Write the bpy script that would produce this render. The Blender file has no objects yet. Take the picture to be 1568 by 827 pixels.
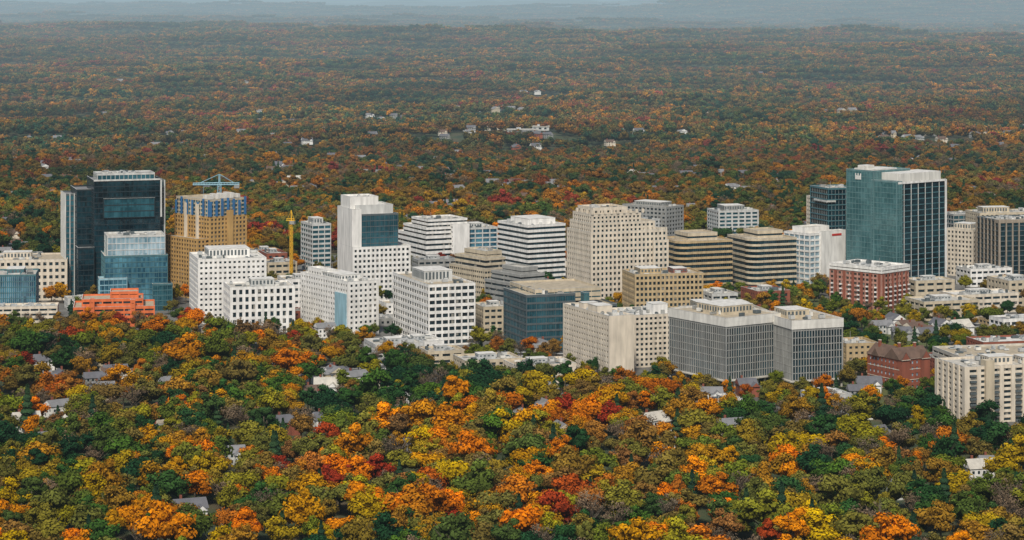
import bpy, math, random
import numpy as np
from mathutils import Vector
random.seed(7); rng=np.random.default_rng(7)
F=3600.0; CH=220.0; YH=-4.0; IW=1568.0; IH=827.0
def G(px,py):
    d=F*CH/(py-YH)
    return ((px-784)/F*d, d)
def to_px(X,Y): return 784+F*X/Y, YH+F*CH/Y
scene=bpy.context.scene
# ------------------------------------------------------------ materials
MATS={}
def nt(m): m.use_nodes=True; return m.node_tree.nodes, m.node_tree.links
def wallmat(name,col,rough=.8,var=.3,bump=.0):
    if name in MATS: return MATS[name]
    m=bpy.data.materials.new(name); N,L=nt(m); b=N['Principled BSDF']
    b.inputs['Roughness'].default_value=rough
    tc=N.new('ShaderNodeTexCoord')
    mp=N.new('ShaderNodeMapping'); mp.inputs['Scale'].default_value=(.35,.35,.07)
    n=N.new('ShaderNodeTexNoise'); n.inputs['Scale'].default_value=1; n.inputs['Detail'].default_value=5
    r=N.new('ShaderNodeMapRange'); r.inputs[1].default_value=.3; r.inputs[2].default_value=.7
    r.inputs[3].default_value=1-var; r.inputs[4].default_value=1+var*.25
    mx=N.new('ShaderNodeMix'); mx.data_type='RGBA'; mx.blend_type='MULTIPLY'; mx.inputs[0].default_value=1
    mx.inputs[6].default_value=(*col,1)
    L.new(tc.outputs['Object'],mp.inputs[0]); L.new(mp.outputs[0],n.inputs['Vector'])
    L.new(n.outputs[0],r.inputs[0]); L.new(r.outputs[0],mx.inputs[7]); L.new(mx.outputs[2],b.inputs['Base Color'])
    MATS[name]=m; return m
def glassmat(name,c1,c2,cell=(1.6,1.6,3.4),rough=.08,spec=.6,blind=0.0):
    if name in MATS: return MATS[name]
    m=bpy.data.materials.new(name); N,L=nt(m); b=N['Principled BSDF']
    b.inputs['Roughness'].default_value=rough; b.inputs['Specular IOR Level'].default_value=spec
    tc=N.new('ShaderNodeTexCoord')
    dv=N.new('ShaderNodeVectorMath'); dv.operation='DIVIDE'; dv.inputs[1].default_value=cell
    ad=N.new('ShaderNodeVectorMath'); ad.operation='ADD'; ad.inputs[1].default_value=(.37,.41,.13)
    fl=N.new('ShaderNodeVectorMath'); fl.operation='FLOOR'
    wn=N.new('ShaderNodeTexWhiteNoise')
    ns=N.new('ShaderNodeTexNoise'); ns.inputs['Scale'].default_value=.06; ns.inputs['Detail'].default_value=3
    ma=N.new('ShaderNodeMath'); ma.operation='MULTIPLY_ADD'; ma.inputs[1].default_value=.5
    ma2=N.new('ShaderNodeMath'); ma2.operation='MULTIPLY_ADD'; ma2.inputs[1].default_value=2.8; ma2.inputs[2].default_value=-1.2
    L.new(tc.outputs['Object'],dv.inputs[0]); L.new(dv.outputs[0],ad.inputs[0]); L.new(ad.outputs[0],fl.inputs[0]); L.new(fl.outputs[0],wn.inputs['Vector'])
    L.new(tc.outputs['Object'],ns.inputs['Vector']); L.new(ns.outputs[0],ma2.inputs[0])
    L.new(wn.outputs['Value'],ma.inputs[0]); L.new(ma2.outputs[0],ma.inputs[2]); ma.use_clamp=True
    mx=N.new('ShaderNodeMix'); mx.data_type='RGBA'; mx.inputs[6].default_value=(*c1,1); mx.inputs[7].default_value=(*c2,1)  # pane and broad tone variation paints uneven reflections into the glass colour
    L.new(ma.outputs[0],mx.inputs[0])
    out=mx.outputs[2]
    if blind>0:
        gt=N.new('ShaderNodeMath'); gt.operation='GREATER_THAN'; gt.inputs[1].default_value=1-blind
        L.new(wn.outputs['Value'],gt.inputs[0])
        m2=N.new('ShaderNodeMix'); m2.data_type='RGBA'; m2.inputs[7].default_value=(.22,.21,.18,1)
        L.new(gt.outputs[0],m2.inputs[0]); L.new(out,m2.inputs[6]); out=m2.outputs[2]
    L.new(out,b.inputs['Base Color'])
    MATS[name]=m; return m
WALLS=dict(white=(.77,.75,.70),cream=(.65,.57,.45),tan=(.47,.35,.19),sand=(.53,.45,.32),gray=(.29,.29,.27),
 lgray=(.53,.53,.50),brick=(.26,.075,.04),dbrick=(.2,.07,.05),orange=(.66,.15,.04),dark=(.008,.02,.026),dgray=(.08,.10,.105),
 blue=(.035,.15,.33),ochre=(.50,.30,.10),pink=(.45,.23,.17),yellow=(.8,.45,.02),steel=(.25,.42,.48),red=(.5,.03,.02),
 roofl=(.50,.47,.40),roofd=(.2,.2,.2),rooft=(.43,.36,.25),roofw=(.66,.64,.58),roofs=(.12,.12,.13),roofb=(.13,.08,.055),mech=(.42,.43,.42),teal=(.055,.145,.165),
 slate=(.10,.20,.205),umber=(.30,.25,.19))
def WM(k): return wallmat(k+'_surface',WALLS[k])
GL=dict(dark=((.006,.012,.016),(.025,.045,.055)),teal=((.005,.038,.052),(.035,.12,.15)),lteal=((.022,.08,.085),(.09,.20,.205)),
 black=((.001,.007,.011),(.012,.045,.06)),blue=((.008,.05,.085),(.10,.27,.35)),warm=((.02,.018,.016),(.09,.08,.06)),pale=((.10,.19,.24),(.38,.50,.56)))
def GM(k): return glassmat(k+'_glass',*GL[k],blind=.10 if k in('dark','warm') else 0)
# ------------------------------------------------------------ mesh buffers
class Buf:
    def __init__(s): s.d={}
    def quads(s,key,vs,fs):
        V,Fc=s.d.setdefault(key,([],[])); o=len(V); V.extend(vs); Fc.extend([tuple(i+o for i in f) for f in fs])
    def box(s,key,x0,x1,y0,y1,z0,z1):
        if x1<=x0 or y1<=y0 or z1<=z0: return
        s.quads(key,[(x0,y0,z0),(x1,y0,z0),(x1,y1,z0),(x0,y1,z0),(x0,y0,z1),(x1,y0,z1),(x1,y1,z1),(x0,y1,z1)],
         [(0,3,2,1),(4,5,6,7),(0,1,5,4),(1,2,6,5),(2,3,7,6),(3,0,4,7)])
def getmat(key):
    k,c=key
    return GM(c) if k=='g' else WM(c)
def mkobj(name,V,Fc,mat,parent=None,smooth=False):
    me=bpy.data.meshes.new(name); me.from_pydata(V,[],Fc); me.update()
    if isinstance(mat,list):
        for x in mat: me.materials.append(x)
    elif mat: me.materials.append(mat)
    o=bpy.data.objects.new(name,me); scene.collection.objects.link(o)
    if parent: o.parent=parent
    return o
FOOT=[] # footprints (ox,oy,ca,sa,L,W)
ST=dict(wall='white',glass='dark',fh=3.5,wf=.5,bay=3.3,pw=1.3,r=.4,par=1.1,gf=0,pp=-.03,mull=0,cw=None,blank='',roof='roofl',pier=None,mullc='lgray')
class B:
    def __init__(s,name,xl,xc,xr,yb,yt,a=21,W=None,L=None,main=True,clutter=True,**st):
        s.name=name; a=math.radians(a); ca,sa=math.cos(a),math.sin(a)
        X,Y=G(xc,yb); sc=F/Y
        ur=(xr-784)/F; ul=(xl-784)/F
        s.L=L or (ur*Y-X)/(ca-ur*sa); s.W=W or (X-ul*Y)/(sa+ul*ca)
        s.H=(yb-yt)/sc; s.a=a; s.o=(X,Y); s.sc=sc; s.buf=Buf()
        s.st=dict(ST); s.st.update(st)
        FOOT.append((X,Y,ca,sa,s.L,s.W))
        if main:
            s.block(0,s.L,0,s.W,0,s.H)
            if clutter: s.clutter(0,s.L,0,s.W,s.H-s.st['par'])
    def z(s,py): return (YH+F*CH/s.o[1]-py)/s.sc
    def block(s,x0,x1,y0,y1,z0,z1,**kw):
        t=dict(s.st); t.update(kw); b=s.buf; r=t['r']; T=r+.25; par=t['par']; wk=('w',t['wall']); pk=('w',t['pier'] or t['wall'])
        zr=z1-par
        b.box(('g',t['glass']),x0+r,x1-r,y0+r,y1-r,z0,zr-.15)
        b.box(('w',t['roof']),x0+T,x1-T,y0+T,y1-T,zr-.12,zr)
        def ring(za,zb,k=wk,e=0.0):
            b.box(k,x0-e,x1+e,y0-e,y0+T,za,zb); b.box(k,x0-e,x1+e,y1-T,y1+e,za,zb)
            b.box(k,x0-e,x0+T,y0+T,y1-T,za,zb); b.box(k,x1-T,x1+e,y0+T,y1-T,za,zb)
        hh=zr-z0-t['gf']; nf=max(1,round(hh/t['fh'])); fh=hh/nf; wh=fh*t['wf']; sp=fh-wh
        for i in range(nf):
            za=z0+t['gf']+i*fh
            if sp>.05: ring(za,za+sp*.62) if i==0 else ring(za-sp*.38,za+sp*.62)
        ring(zr-sp*.38-.05,z1)
        cw=t['cw'] if t['cw'] is not None else max(t['pw'],.5); e=t['pp']; zt=z1-.06
        if cw>0:
            for cx in ((x0-e,x0+cw),(x1-cw,x1+e)):
                for cy in ((y0-e,y0+cw),(y1-cw,y1+e)): b.box(pk,*cx,*cy,z0,zt)
        def along(a0,a1,sp_,w,fn):
            n=max(1,round((a1-a0-2*cw+w)/sp_)); st_=(a1-a0-2*cw+w)/n
            for i in range(1,n):
                c=a0+cw-w/2+i*st_; fn(c-w/2,c+w/2)
        if t['pw']>0:
            along(x0,x1,t['bay'],t['pw'],lambda p,q:(b.box(pk,p,q,y0-e,y0+T-.05,z0,zt-.05),b.box(pk,p,q,y1-T+.05,y1+e,z0,zt-.05)))
            along(y0,y1,t['bay'],t['pw'],lambda p,q:(b.box(pk,x0-e,x0+T-.05,p,q,z0,zt-.05),b.box(pk,x1-T+.05,x1+e,p,q,z0,zt-.05)))
        if t['mull']>0:
            k=('w',t['mullc']); m=.12; q0=r-.1
            along(x0,x1,t['mull'],m,lambda p,q:(b.box(k,p,q,y0+q0,y0+r+.1,z0,zr-.2),b.box(k,p,q,y1-r-.1,y1-q0,z0,zr-.2)))
            along(y0,y1,t['mull'],m,lambda p,q:(b.box(k,x0+q0,x0+r+.1,p,q,z0,zr-.2),b.box(k,x1-r-.1,x1-q0,p,q,z0,zr-.2)))
        pr=max(.04,e+.03)
        if 'f' in t['blank']: b.box(wk,x0+.1,x1-.1,y0-pr,y0+.3,z0,zt-.02)
        if 'b' in t['blank']: b.box(wk,x0+.1,x1-.1,y1-.3,y1+pr,z0,zt-.02)
        if 'l' in t['blank']: b.box(wk,x0-pr,x0+.3,y0+.1,y1-.1,z0,zt-.02)
        if 'r' in t['blank']: b.box(wk,x1-.3,x1+pr,y0+.1,y1-.1,z0,zt-.02)
        # coping line
        b.box(('w','lgray'),x0-.07,x1+.07,y0-.07,y0+.35,z1+.003,z1+.12); b.box(('w','lgray'),x0-.07,x0+.35,y0+.35,y1,z1+.003,z1+.12)
    def pent(s,fx0,fx1,fy0,fy1,h,wall=None,louv=True,z=None):
        w=('w',wall or s.st['wall']); x0,x1,y0,y1=fx0*s.L,fx1*s.L,fy0*s.W,fy1*s.W; z0=(z if z is not None else s.H)-s.st['par']
        s.buf.box(w,x0,x1,y0,y1,z0,z0+h+1)
        s.buf.box(('w','roofw'),x0-.2,x1+.2,y0-.2,y1+.2,z0+h+1.003,z0+h+1.2)
        if louv:
            n=int((x1-x0)/2.4)
            for i in range(n):
                xx=x0+.7+i*2.4
                if xx+1.3<x1: s.buf.box(('w','dgray'),xx,xx+1.3,y0-.06,y0+.2,z0+1.6,z0+h+.2)
            n=int((y1-y0)/2.4)
            for i in range(n):
                yy=y0+.7+i*2.4
                if yy+1.3<y1: s.buf.box(('w','dgray'),x0-.06,x0+.2,yy,yy+1.3,z0+1.6,z0+h+.2)
    def clutter(s,x0,x1,y0,y1,zr):
        A=(x1-x0)*(y1-y0); n=int(min(26,A/55))
        for i in range(n):
            w,d,h=random.uniform(1,4.5),random.uniform(1,3.5),random.uniform(.7,2.6)
            x=random.uniform(x0+2,max(x0+2.1,x1-5)); y=random.uniform(y0+2,max(y0+2.1,y1-5))
            k=random.choice(['mech','mech','lgray','roofw','gray','dgray'])
            s.buf.box(('w',k),x,x+w,y,y+d,zr+.25,zr+h); s.buf.box(('w','dgray'),x+.2,x+w-.2,y+.2,y+d-.2,zr,zr+.25)
            if random.random()<.5: s.buf.box(('w','dgray'),x+w*.2,x+w*.8,y+d*.2,y+d*.8,zr+h+.003,zr+h+.25)
        if random.random()<.4: s.buf.box(('w','mech'),x0+4,x0+4.15,y0+4,y0+4.15,zr,zr+random.uniform(4,8))
    def done(s):
        e=bpy.data.objects.new(s.name,None); scene.collection.objects.link(e); e.location=(*s.o,0); e.rotation_euler=(0,0,s.a); e.empty_display_size=5
        for key,(V,Fc) in s.buf.d.items():
            k,c=key; nm='windows' if k=='g' else ('roof' if c.startswith('roof') else ('rooftop_units' if c in('mech','lgray','dgray') and c!=s.st['wall'] else 'walls'))
            mkobj(s.name+'_'+c+'_'+nm,V,Fc,getmat(key),e)
        return e
# ------------------------------------------------------------ BUILDINGS
b=B('civic_building',-60,-40,103,462,399,a=8,W=45,wall='cream',bay=4.2,pw=1.9,fh=4.6,wf=.5,roof='rooft'); b.pent(.3,.6,.3,.6,4); b.done()
b=B('glass_office_building',-30,-10,55,492,421,a=8,W=35,wall='teal',glass='blue',fh=4,wf=.86,bay=4,pw=.25,r=.15,mull=1.4); b.pent(.3,.7,.2,.7,3); b.done()
b=B('low_parking_garage',-40,-10,88,502,470,a=8,W=18,wall='cream',glass='dark',fh=3.2,wf=.45,bay=6,pw=.7); b.done()
# dark tower
b=B('dark_glass_office_tower',92,131,254,462,276,a=17,main=False,W=52,wall='dark',glass='black',fh=4,wf=.86,bay=3.2,pw=.15,r=.12,roof='roofd',mull=0)
L,W,H=b.L,b.W,b.H
b.block(L*.10,L*.93,0,W*.8,0,H)
b.block(-5,L*.16,W*.25,W,0,b.z(292),wall='dark')
b.block(-12,L*.02,W*.45,W*.98,0,b.z(300),wall='dgray',pier='lgray',pw=.6,pp=.3,bay=2.8,wf=.8,glass='teal')
b.block(-6,L*.10,-4,W*.2,0,b.z(378),wall='dark')
b.block(L*.90,L,W*.1,W*.85,0,b.z(279),wall='dgray',pier='lgray',pw=.7,pp=.3,bay=4.5,wf=.8)
b.block(L*.16,L*.88,W*.15,W*.6,H-2,H+4,wall='lgray',glass='teal',pw=.3)
b.block(L*.22,L*.86,-.9,6,b.z(335),b.z(305),wall='dark',glass='teal',pw=.1,par=.3)
b.buf.box(('w','lgray'),L*.1,L*.95,-.4,.0,H-1.0,H+.1); b.buf.box(('w','lgray'),L*.93,L*.95,-.4,.6,b.z(335),H+.1)
b.clutter(L*.2,L*.85,5,W*.6,H+3); b.done()
b=B('glass_annex_building',152,160,257,478,362,a=14,W=34,wall='steel',glass='blue',fh=3.9,wf=.84,bay=3.1,pw=.22,r=.2,mull=1.5,mullc='teal',main=False)
L,W,H=b.L,b.W,b.H
b.block(0,L,0,W,0,b.z(392),wall='teal'); b.block(2,L-1.5,2,W-3,b.z(392)-1,H,glass='pale',wall='lgray',pw=.25,wf=.88)
b.block(-4,L*.35,-5,8,0,b.z(425)); b.block(L*.75,L+3,-3,10,0,b.z(436),glass='teal',wall='teal'); b.clutter(3,L-3,3,W-3,H-1); b.done()
# ochre tower with scaffolding
b=B('ochre_apartment_tower',267,321,378,458,306,a=42,wall='ochre',glass='warm',fh=3.1,wf=.55,bay=3.3,pw=1.4,main=False,roof='rooft')
L,W,H=b.L,b.W,b.H; z1=b.z(332)
b.block(0,L,0,W,0,z1); 
b.block(1,L-1,1,W-1,z1-1,H,wall='sand',glass='blue',wf=.62,bay=3,pw=.5)
for i in range(7):
    x=i*L/6.5; b.buf.box(('w','blue'),x,x+1.7,-.6,.2,z1,H+random.uniform(-3,1)); 
    y=i*W/6.5; b.buf.box(('w','blue'),-.6,.2,y,y+1.7,z1,H+random.uniform(-3,1))
for k in range(5):
    b.buf.box(('w','roofw'),L*.1+k*L*.18,L*.1+k*L*.18+2.4,L*.1,L*.4,H,H+random.uniform(1.5,4))
for y in (W*.33,W*.66): b.buf.box(('w','cream'),-.9,-.02,y-1.6,y+1.6,0,H-4)
b.buf.box(('w','ochre'),L*.45,L*.62,-.9,-.02,0,z1+4)
b.block(-9,W*.0+2,3,W+2,0,b.z(365)) ; b.done()
# white offices left
b=B('white_office_building',282,303,408,496,397,a=15,wall='white',fh=3.5,wf=.42,bay=3.3,pw=1.6,W=46,roof='roofw'); b.pent(.2,.8,.3,.8,5); b.done()
b=B('white_low_office_building',322,352,452,512,440,a=15,wall='white',fh=5,wf=.62,bay=4,pw=2.0,W=30,roof='roofl'); b.pent(.35,.7,.2,.6,4,wall='lgray'); b.done()
b=B('orange_parking_garage',93,112,237,502,456,a=9,wall='orange',glass='dark',fh=3.4,wf=.42,bay=7,pw=.8,W=34,roof='rooft',main=False)
L,W,H=b.L,b.W,b.H
b.block(0,L,0,W,0,H*.68); b.block(L*.1,L*.86,W*.2,W,H*.5,H*.9); b.block(L*.45,L*.8,W*.3,W*.8,H*.8,H*1.12,wf=.2)
b.block(L*.2,L*.26,-.8,4,0,H*.95,wf=.1); b.block(L*.7,L*.76,-.8,4,0,H*.9,wf=.1); b.done()
# white tower w/ glass
b=B('white_office_tower',506,540,629,462,303,a=22,wall='white',main=False,roof='roofw',W=36)
L,W,H=b.L,b.W,b.H
b.block(0,L,0,W*.8,0,b.z(379),wf=.5,bay=3.4,pw=1.5,fh=3.8)
b.block(0,L*.16,1,W,0,b.z(321),blank='flrb')
b.block(L*.16,L*.80,2,W*.95,b.z(379)-2,b.z(329),glass='teal',wall='dgray',pw=.2,wf=.86,r=.15,mull=1.6,mullc='dgray',fh=4)
b.block(L*.10,L*.74,6,W*.9,b.z(334),b.z(316),blank='flrb',wall='lgray'); b.block(L*.02,L*.5,8,W*.85,b.z(322),H,blank='flrb'); b.clutter(L*.1,L*.45,9,W*.8,H-1); b.done()
b=B('white_apartment_building',460,533,580,516,432,a=32,wall='white',fh=3.3,wf=.48,bay=3.4,pw=1.8,roof='roofw',clutter=True)
L,W,H=b.L,b.W,b.H
b.buf.box(('w','steel'),-.5,.5,2.0,W*.26,0,H-8); b.pent(.1,.7,.2,.6,3); b.block(L*.1,L*.5,W*.5,W*.9,H-2,H+4,wf=.3); b.done()
b=B('white_grid_office_building',582,656,728,531,436,a=21,wall='white',fh=4.0,wf=.55,bay=4.6,pw=.9,roof='rooft',W=72); b.pent(.15,.75,.3,.65,6,wall='lgray'); b.done()
b=B('grey_office_building',468,478,507,418,343,a=24,wall='lgray',glass='teal',fh=3.8,wf=.6,bay=6,pw=.6,W=28); b.pent(.2,.7,.2,.7,4); b.done()
b=B('terraced_office_building',617,652,718,412,352,a=26,wall='white',glass='dark',fh=4,wf=.42,bay=40,pw=0,cw=0,main=False,W=60)
L,W,H=b.L,b.W,b.H
b.block(0,L,0,W,0,b.z(362)); b.block(L*.02,L,W*.02,W*.8,b.z(362)-1,b.z(349)); b.block(L*.08,L,W*.05,W*.6,b.z(349)-1,b.z(337)); b.block(L*.6,L*1.0,-1.5,W*.3,0,b.z(345),blank='f'); b.clutter(4,L-4,4,W*.5,b.z(337)-1); b.done()
b=B('glass_fronted_office_building',700,716,762,408,349,a=22,wall='lgray',glass='blue',fh=3.8,wf=.7,bay=7,pw=.8,W=30); b.pent(.2,.6,.2,.6,3); b.done()
b=B('banded_office_building',762,808,866,440,345,a=30,wall='white',glass='black',fh=3.9,wf=.48,bay=90,pw=0,cw=0,mull=1.6,mullc='dgray',roof='roofw'); b.pent(.15,.85,.15,.75,4,wall='white',louv=False); b.done()
b=B('stepped_stone_office_building',688,742,780,462,395,a=35,wall='sand',glass='dark',fh=3.9,wf=.42,bay=2.5,pw=.5,main=False)
L,W,H=b.L,b.W,b.H; b.block(0,L,0,W,0,b.z(412)); b.block(2,L-2,2,W-4,b.z(412)-1,b.z(396),wf=.5,pw=0,cw=0); b.block(4,L-4,4,W*.7,b.z(396)-1,b.z(386),wf=.15,pw=0); b.clutter(5,L-6,5,W*.6,b.z(386)-1); b.done()
b=B('grey_terraced_office_building',742,796,840,480,420,a=35,wall='gray',glass='dark',fh=3.9,wf=.42,bay=60,pw=0,cw=0,main=False)
L,W,H=b.L,b.W,b.H; b.block(0,L,0,W,0,b.z(436)); b.block(3,L-1,3,W-4,b.z(436)-1,b.z(422)); b.block(6,L-5,6,W*.7,b.z(422)-1,b.z(412),wf=.15); b.done()
# cream tower
b=B('cream_stone_office_tower',867,905,1022,475,322,a=24,wall='cream',glass='black',fh=3.75,wf=.52,bay=3.2,pw=1.6,main=False,roof='rooft',W=40)
L,W,H=b.L,b.W,b.H
b.block(0,L,0,W,0,b.z(356)); b.block(0.5,L*.84,.5,W*.9,b.z(356)-1,b.z(342)); b.block(1,L*.66,1,W*.8,b.z(342)-1,b.z(329)); b.block(3,L*.5,3,W*.7,b.z(329)-1,b.z(319),wf=.35)
for i in range(9):
    x=i*L*.66/8; b.buf.box(('w','cream'),x+.6,x+2.2,.2,1.4,b.z(329),b.z(323))
for i in range(4): b.buf.box(('w','cream'),.8,1.9,W*.2*i+1,W*.2*i+2.6,b.z(329),b.z(323))
for i in range(12):
    x=L*.66+i*L*.34/12; b.buf.box(('w','cream'),x+.4,x+1.5,.2,1.3,b.z(356),b.z(353))
b.clutter(4,L*.45,4,W*.6,b.z(319)-1); b.clutter(L*.68,L*.8,4,W*.6,b.z(342)-1)
b.block(L*.80,L*1.0,-2,W*.5,0,b.z(372)); b.done()
b=B('grey_apartment_tower',953,1020,1047,392,317,a=50,wall='gray',glass='dark',fh=3.3,wf=.5,bay=4,pw=1.6,roof='rooft'); b.pent(.2,.8,.2,.8,3); b.done()
b=B('white_apartment_tower',975,992,1010,396,336,a=40,wall='lgray',fh=3.3,wf=.5,bay=4,pw=1.6); b.done()
b=B('grey_office_block',1085,1100,1162,372,323,a=15,wall='lgray',glass='teal',fh=3.6,wf=.55,bay=6,pw=1.5,W=30); b.pent(.2,.7,.2,.8,4,wall='gray'); b.done()
# twin banded with rounded corner
for nm,xl,xc,xr,yb,yt,wl in (('banded_brown_office_building',1022,1040,1122,455,370,'tan'),('banded_glass_office_building',1116,1150,1220,452,366,'sand')):
    b=B(nm,xl,xc,xr,yb,yt,a=22,wall=wl,glass='black',fh=4.0,wf=.58,bay=60,pw=0,cw=0,mull=1.7,mullc='dgray',W=38,roof='rooft',main=False)
    L,W,H=b.L,b.W,b.H
    R=8.0; nf=int(round((H-1.1)/4.0)); fh=(H-1.1)/nf
    b.block(5,L,0,W,0,H); b.block(0,6,5,W,0,H)
    def drum(key,rad,za,zb,cx=7.9,cy=7.9):
        m=28; vs=[(cx+rad*math.cos(2*math.pi*i/m),cy+rad*math.sin(2*math.pi*i/m),z) for z in (za,zb) for i in range(m)]
        b.buf.quads(key,vs,[(i,(i+1)%m,m+(i+1)%m,m+i) for i in range(m)]+[tuple(range(m,2*m))])
    drum(('g','black'),R+.2,0,H-1.3)
    for i in range(nf+1): drum(('w',wl),R+.6,max(0,i*fh-.6),i*fh+1.0)
    b.block(L*.25,L*.8,W*.2,W*.8,H-1,H+5,wf=.3,wall='sand'); b.clutter(8,L-6,8,W-8,H-1); b.done()
b=B('white_curtain_wall_office_building',1200,1240,1292,445,358,a=38,wall='white',glass='pale',fh=4,wf=.62,bay=5,pw=.8,W=None,main=False)
L,W,H=b.L,b.W,b.H
b.block(0,L,0,W,0,H,blank='',wf=.66,mull=1.6); b.block(L*.3,L+1,-1,W*.2,0,H+1,blank='f' ,wf=.4); b.block(L*.1,L*.8,W*.3,W*.8,H-1,H+4,blank='fl')
b.buf.box(('w','red'),L*.62,L*.9,-1.25,-1.1,H-3,H-1.4); b.done()
b=B('tan_brick_office_building',960,972,1077,490,420,a=13,wall='tan',glass='dark',fh=3.7,wf=.55,bay=3.0,pw=1.15,W=32,roof='rooft'); b.pent(.12,.42,.2,.7,3,wall='tan'); b.pent(.6,.8,.2,.6,2.5,wall='dbrick'); b.done()
# tall glass tower right
b=B('tall_glass_office_tower',1297,1373,1449,452,280,a=40,wall='dgray',glass='teal',fh=4,wf=.86,bay=4.6,pw=.3,pp=.1,r=.15,mull=1.5,mullc='teal',main=False,roof='roofl')
L,W,H=b.L,b.W,b.H
b.block(0,L,0,W*.48,0,H,wall='teal',pier='lgray',glass='black',bay=8,pw=.35,pp=.3,wf=.84,mull=0)
b.block(-.6,L*.72,W*.45,W,0,b.z(266)+1,wall='slate',glass='lteal',wf=.88,pw=.15,bay=3)
b.block(-.5,L*.10,-.5,W*.50,0,H+1,wall='slate',glass='lteal',wf=.88,pw=.15,bay=3)
b.buf.box(('w','roofw'),L*.15,L*.97,W*.08,W*.55,H-1,H+6); b.buf.box(('w','roofw'),L*.05,L*.5,W*.5,W*.9,H,H+8.5); b.buf.box(('w','roofw'),L*.02,L*.2,W*.65,W*.8,H,H+11)
b.buf.box(('w','white'),L*.02,L*.98,-.6,-.45,H-1.2,H+.4); b.buf.box(('w','white'),L*.96,L*1.0,-.6,-.4,0,H)
for i in range(5): b.buf.box(('w','white'),-1.0,-.7,W*(.80-i*.025),W*(.815-i*.025),b.z(275)-2,b.z(275)+(2.6 if i%2==0 else 1))
b.done()
b=B('banded_glass_office_tower',1256,1268,1312,436,288,a=20,W=30,wall='teal',glass='black',fh=4,wf=.8,bay=50,pw=0,cw=.4,mullc='lgray',mull=3,clutter=True); b.block(-2,6,-1.2,20,b.z(310),b.z(307),wall='lgray'); b.done()
b=B('beige_apartment_tower',1247,1251,1262,415,302,a=18,W=20,wall='cream',fh=3.2,bay=4); b.done()
b=B('brick_apartment_building',1270,1350,1392,478,410,a=45,wall='pink',glass='warm',fh=3.2,wf=.55,bay=3.4,pw=1.0,roof='roofw',main=False)
L,W,H=b.L,b.W,b.H; b.block(0,L,0,W,0,b.z(418)); b.block(-.6,L+.6,-.6,W,b.z(418)-.5,H,wall='white',wf=.2,pw=0)
for i in range(6):
    b.buf.box(('w','brick'),i*L/6+1,i*L/6+2.6,-.5,-.02,0,b.z(420)); b.buf.box(('w','brick'),-.5,-.02,i*W/6+1,i*W/6+3,0,b.z(420))
for k in range(6):
    z_=k*3.2+.4
    for i in range(6): b.buf.box(('w','white'),-1.4,-.52,i*W/6+3.6,i*W/6+5.4,z_,z_+.9); b.buf.box(('w','white'),i*L/6+3.1,i*L/6+5,-1.4,-.52,z_,z_+.9)
b.clutter(3,L-3,3,W-3,H-1); b.done()
b=B('cream_office_building',1449,1490,1512,425,352,a=48,wall='cream',fh=3.6,wf=.5,bay=3.4,pw=1.6,roof='roofl'); b.pent(.2,.8,.2,.8,4,wall='cream'); b.done()
b=B('brown_columned_office_building',1511,1530,1600,435,337,a=18,wall='dgray',pier='umber',glass='black',fh=4,wf=.82,bay=5.5,pw=1.0,pp=.5,W=35,gf=2); b.block(-.3,b.L+.3,-.3,6,b.H-4.5,b.H+.1,wall='umber',wf=.02,pw=0,cw=0,pier=None); b.done()
b=B('beige_civic_building',1490,1500,1600,398,326,a=12,wall='sand',fh=4,wf=.45,bay=4,pw=2,W=30); b.pent(.1,.5,.2,.6,4); b.done()
b=B('dark_glass_office_block',1452,1460,1500,392,328,a=18,wall='gray',glass='teal',fh=4,wf=.7,bay=5,pw=.5,W=24); b.done()
# dark glass low
b=B('dark_glass_low_office_building',772,806,942,540,452,a=20,wall='dgray',glass='teal',fh=4.2,wf=.72,bay=6,pw=.3,r=.2,mull=1.6,mullc='dgray',W=42,roof='rooft',main=False)
L,W,H=b.L,b.W,b.H
b.block(0,L*.55,0,W,0,H); b.block(L*.5,L,-3,W*.9,0,b.z(470),glass='black'); b.block(L*.15,L*.9,W*.2,W*1.3,H-6,H+2,wall='sand',wf=.25); b.clutter(4,L*.5,4,W-4,H-1); b.block(L*.62,L*.68,-4,2,0,H+.5,wall='teal',glass='lteal',wf=.9); b.done()
# cream apartments
b=B('cream_apartment_building',862,933,971,578,484,a=24,wall='cream',fh=3.15,wf=.42,bay=3.4,pw=1.9,blank='f',roof='roofw',W=None); b.pent(.1,.7,.3,.5,3.5,wall='cream',louv=False); b.pent(.1,.7,.6,.7,3,wall='cream',louv=False); b.done()
b=B('cream_apartment_block',940,964,1037,564,483,a=20,wall='cream',fh=3.15,wf=.5,bay=3.1,pw=1.3,roof='roofw',W=36); b.pent(.6,.9,.2,.5,5,wall='white',louv=False); b.done()
# grey twin
fin=dict(wall='roofw',pier='gray',glass='black',fh=3.9,wf=.9,bay=1.7,pw=.42,pp=.25,r=.25,roof='rooft',par=1.0)
b=B('grey_finned_office_building',1025,1112,1196,596,487,a=34,main=False,**fin)
L,W,H=b.L,b.W,b.H
def finblock(x0,x1,y0,y1):
    b.block(x0,x1,y0,y1,5,H-5,wall='gray'); b.block(x0-.5,x1+.5,y0-.5,y1+.5,H-5,H,wf=.02,pw=0,pier=None,cw=0)
    b.block(x0+3,x1-3,y0+3,y1-3,0,5,wall='dgray',pw=.6,pier='roofl',wf=.7,bay=6)
    for i in range(8):
        t=i/7; b.buf.box(('w','roofl'),x0+t*(x1-x0-1),x0+t*(x1-x0-1)+1,y0,y0+1,0,5); b.buf.box(('w','roofl'),x0,x0+1,y0+t*(y1-y0-1)+.01,y0+t*(y1-y0-1)+1,0,5)
    b.buf.box(('w','roofl'),x0-2,x1+2,y0-2,y1+2,4.4,5.0)
finblock(0,L,0,W); b.clutter(2,L-2,2,W-2,H-1); b.pent(.25,.8,.3,.75,4,wall='sand'); b.done()
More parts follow.
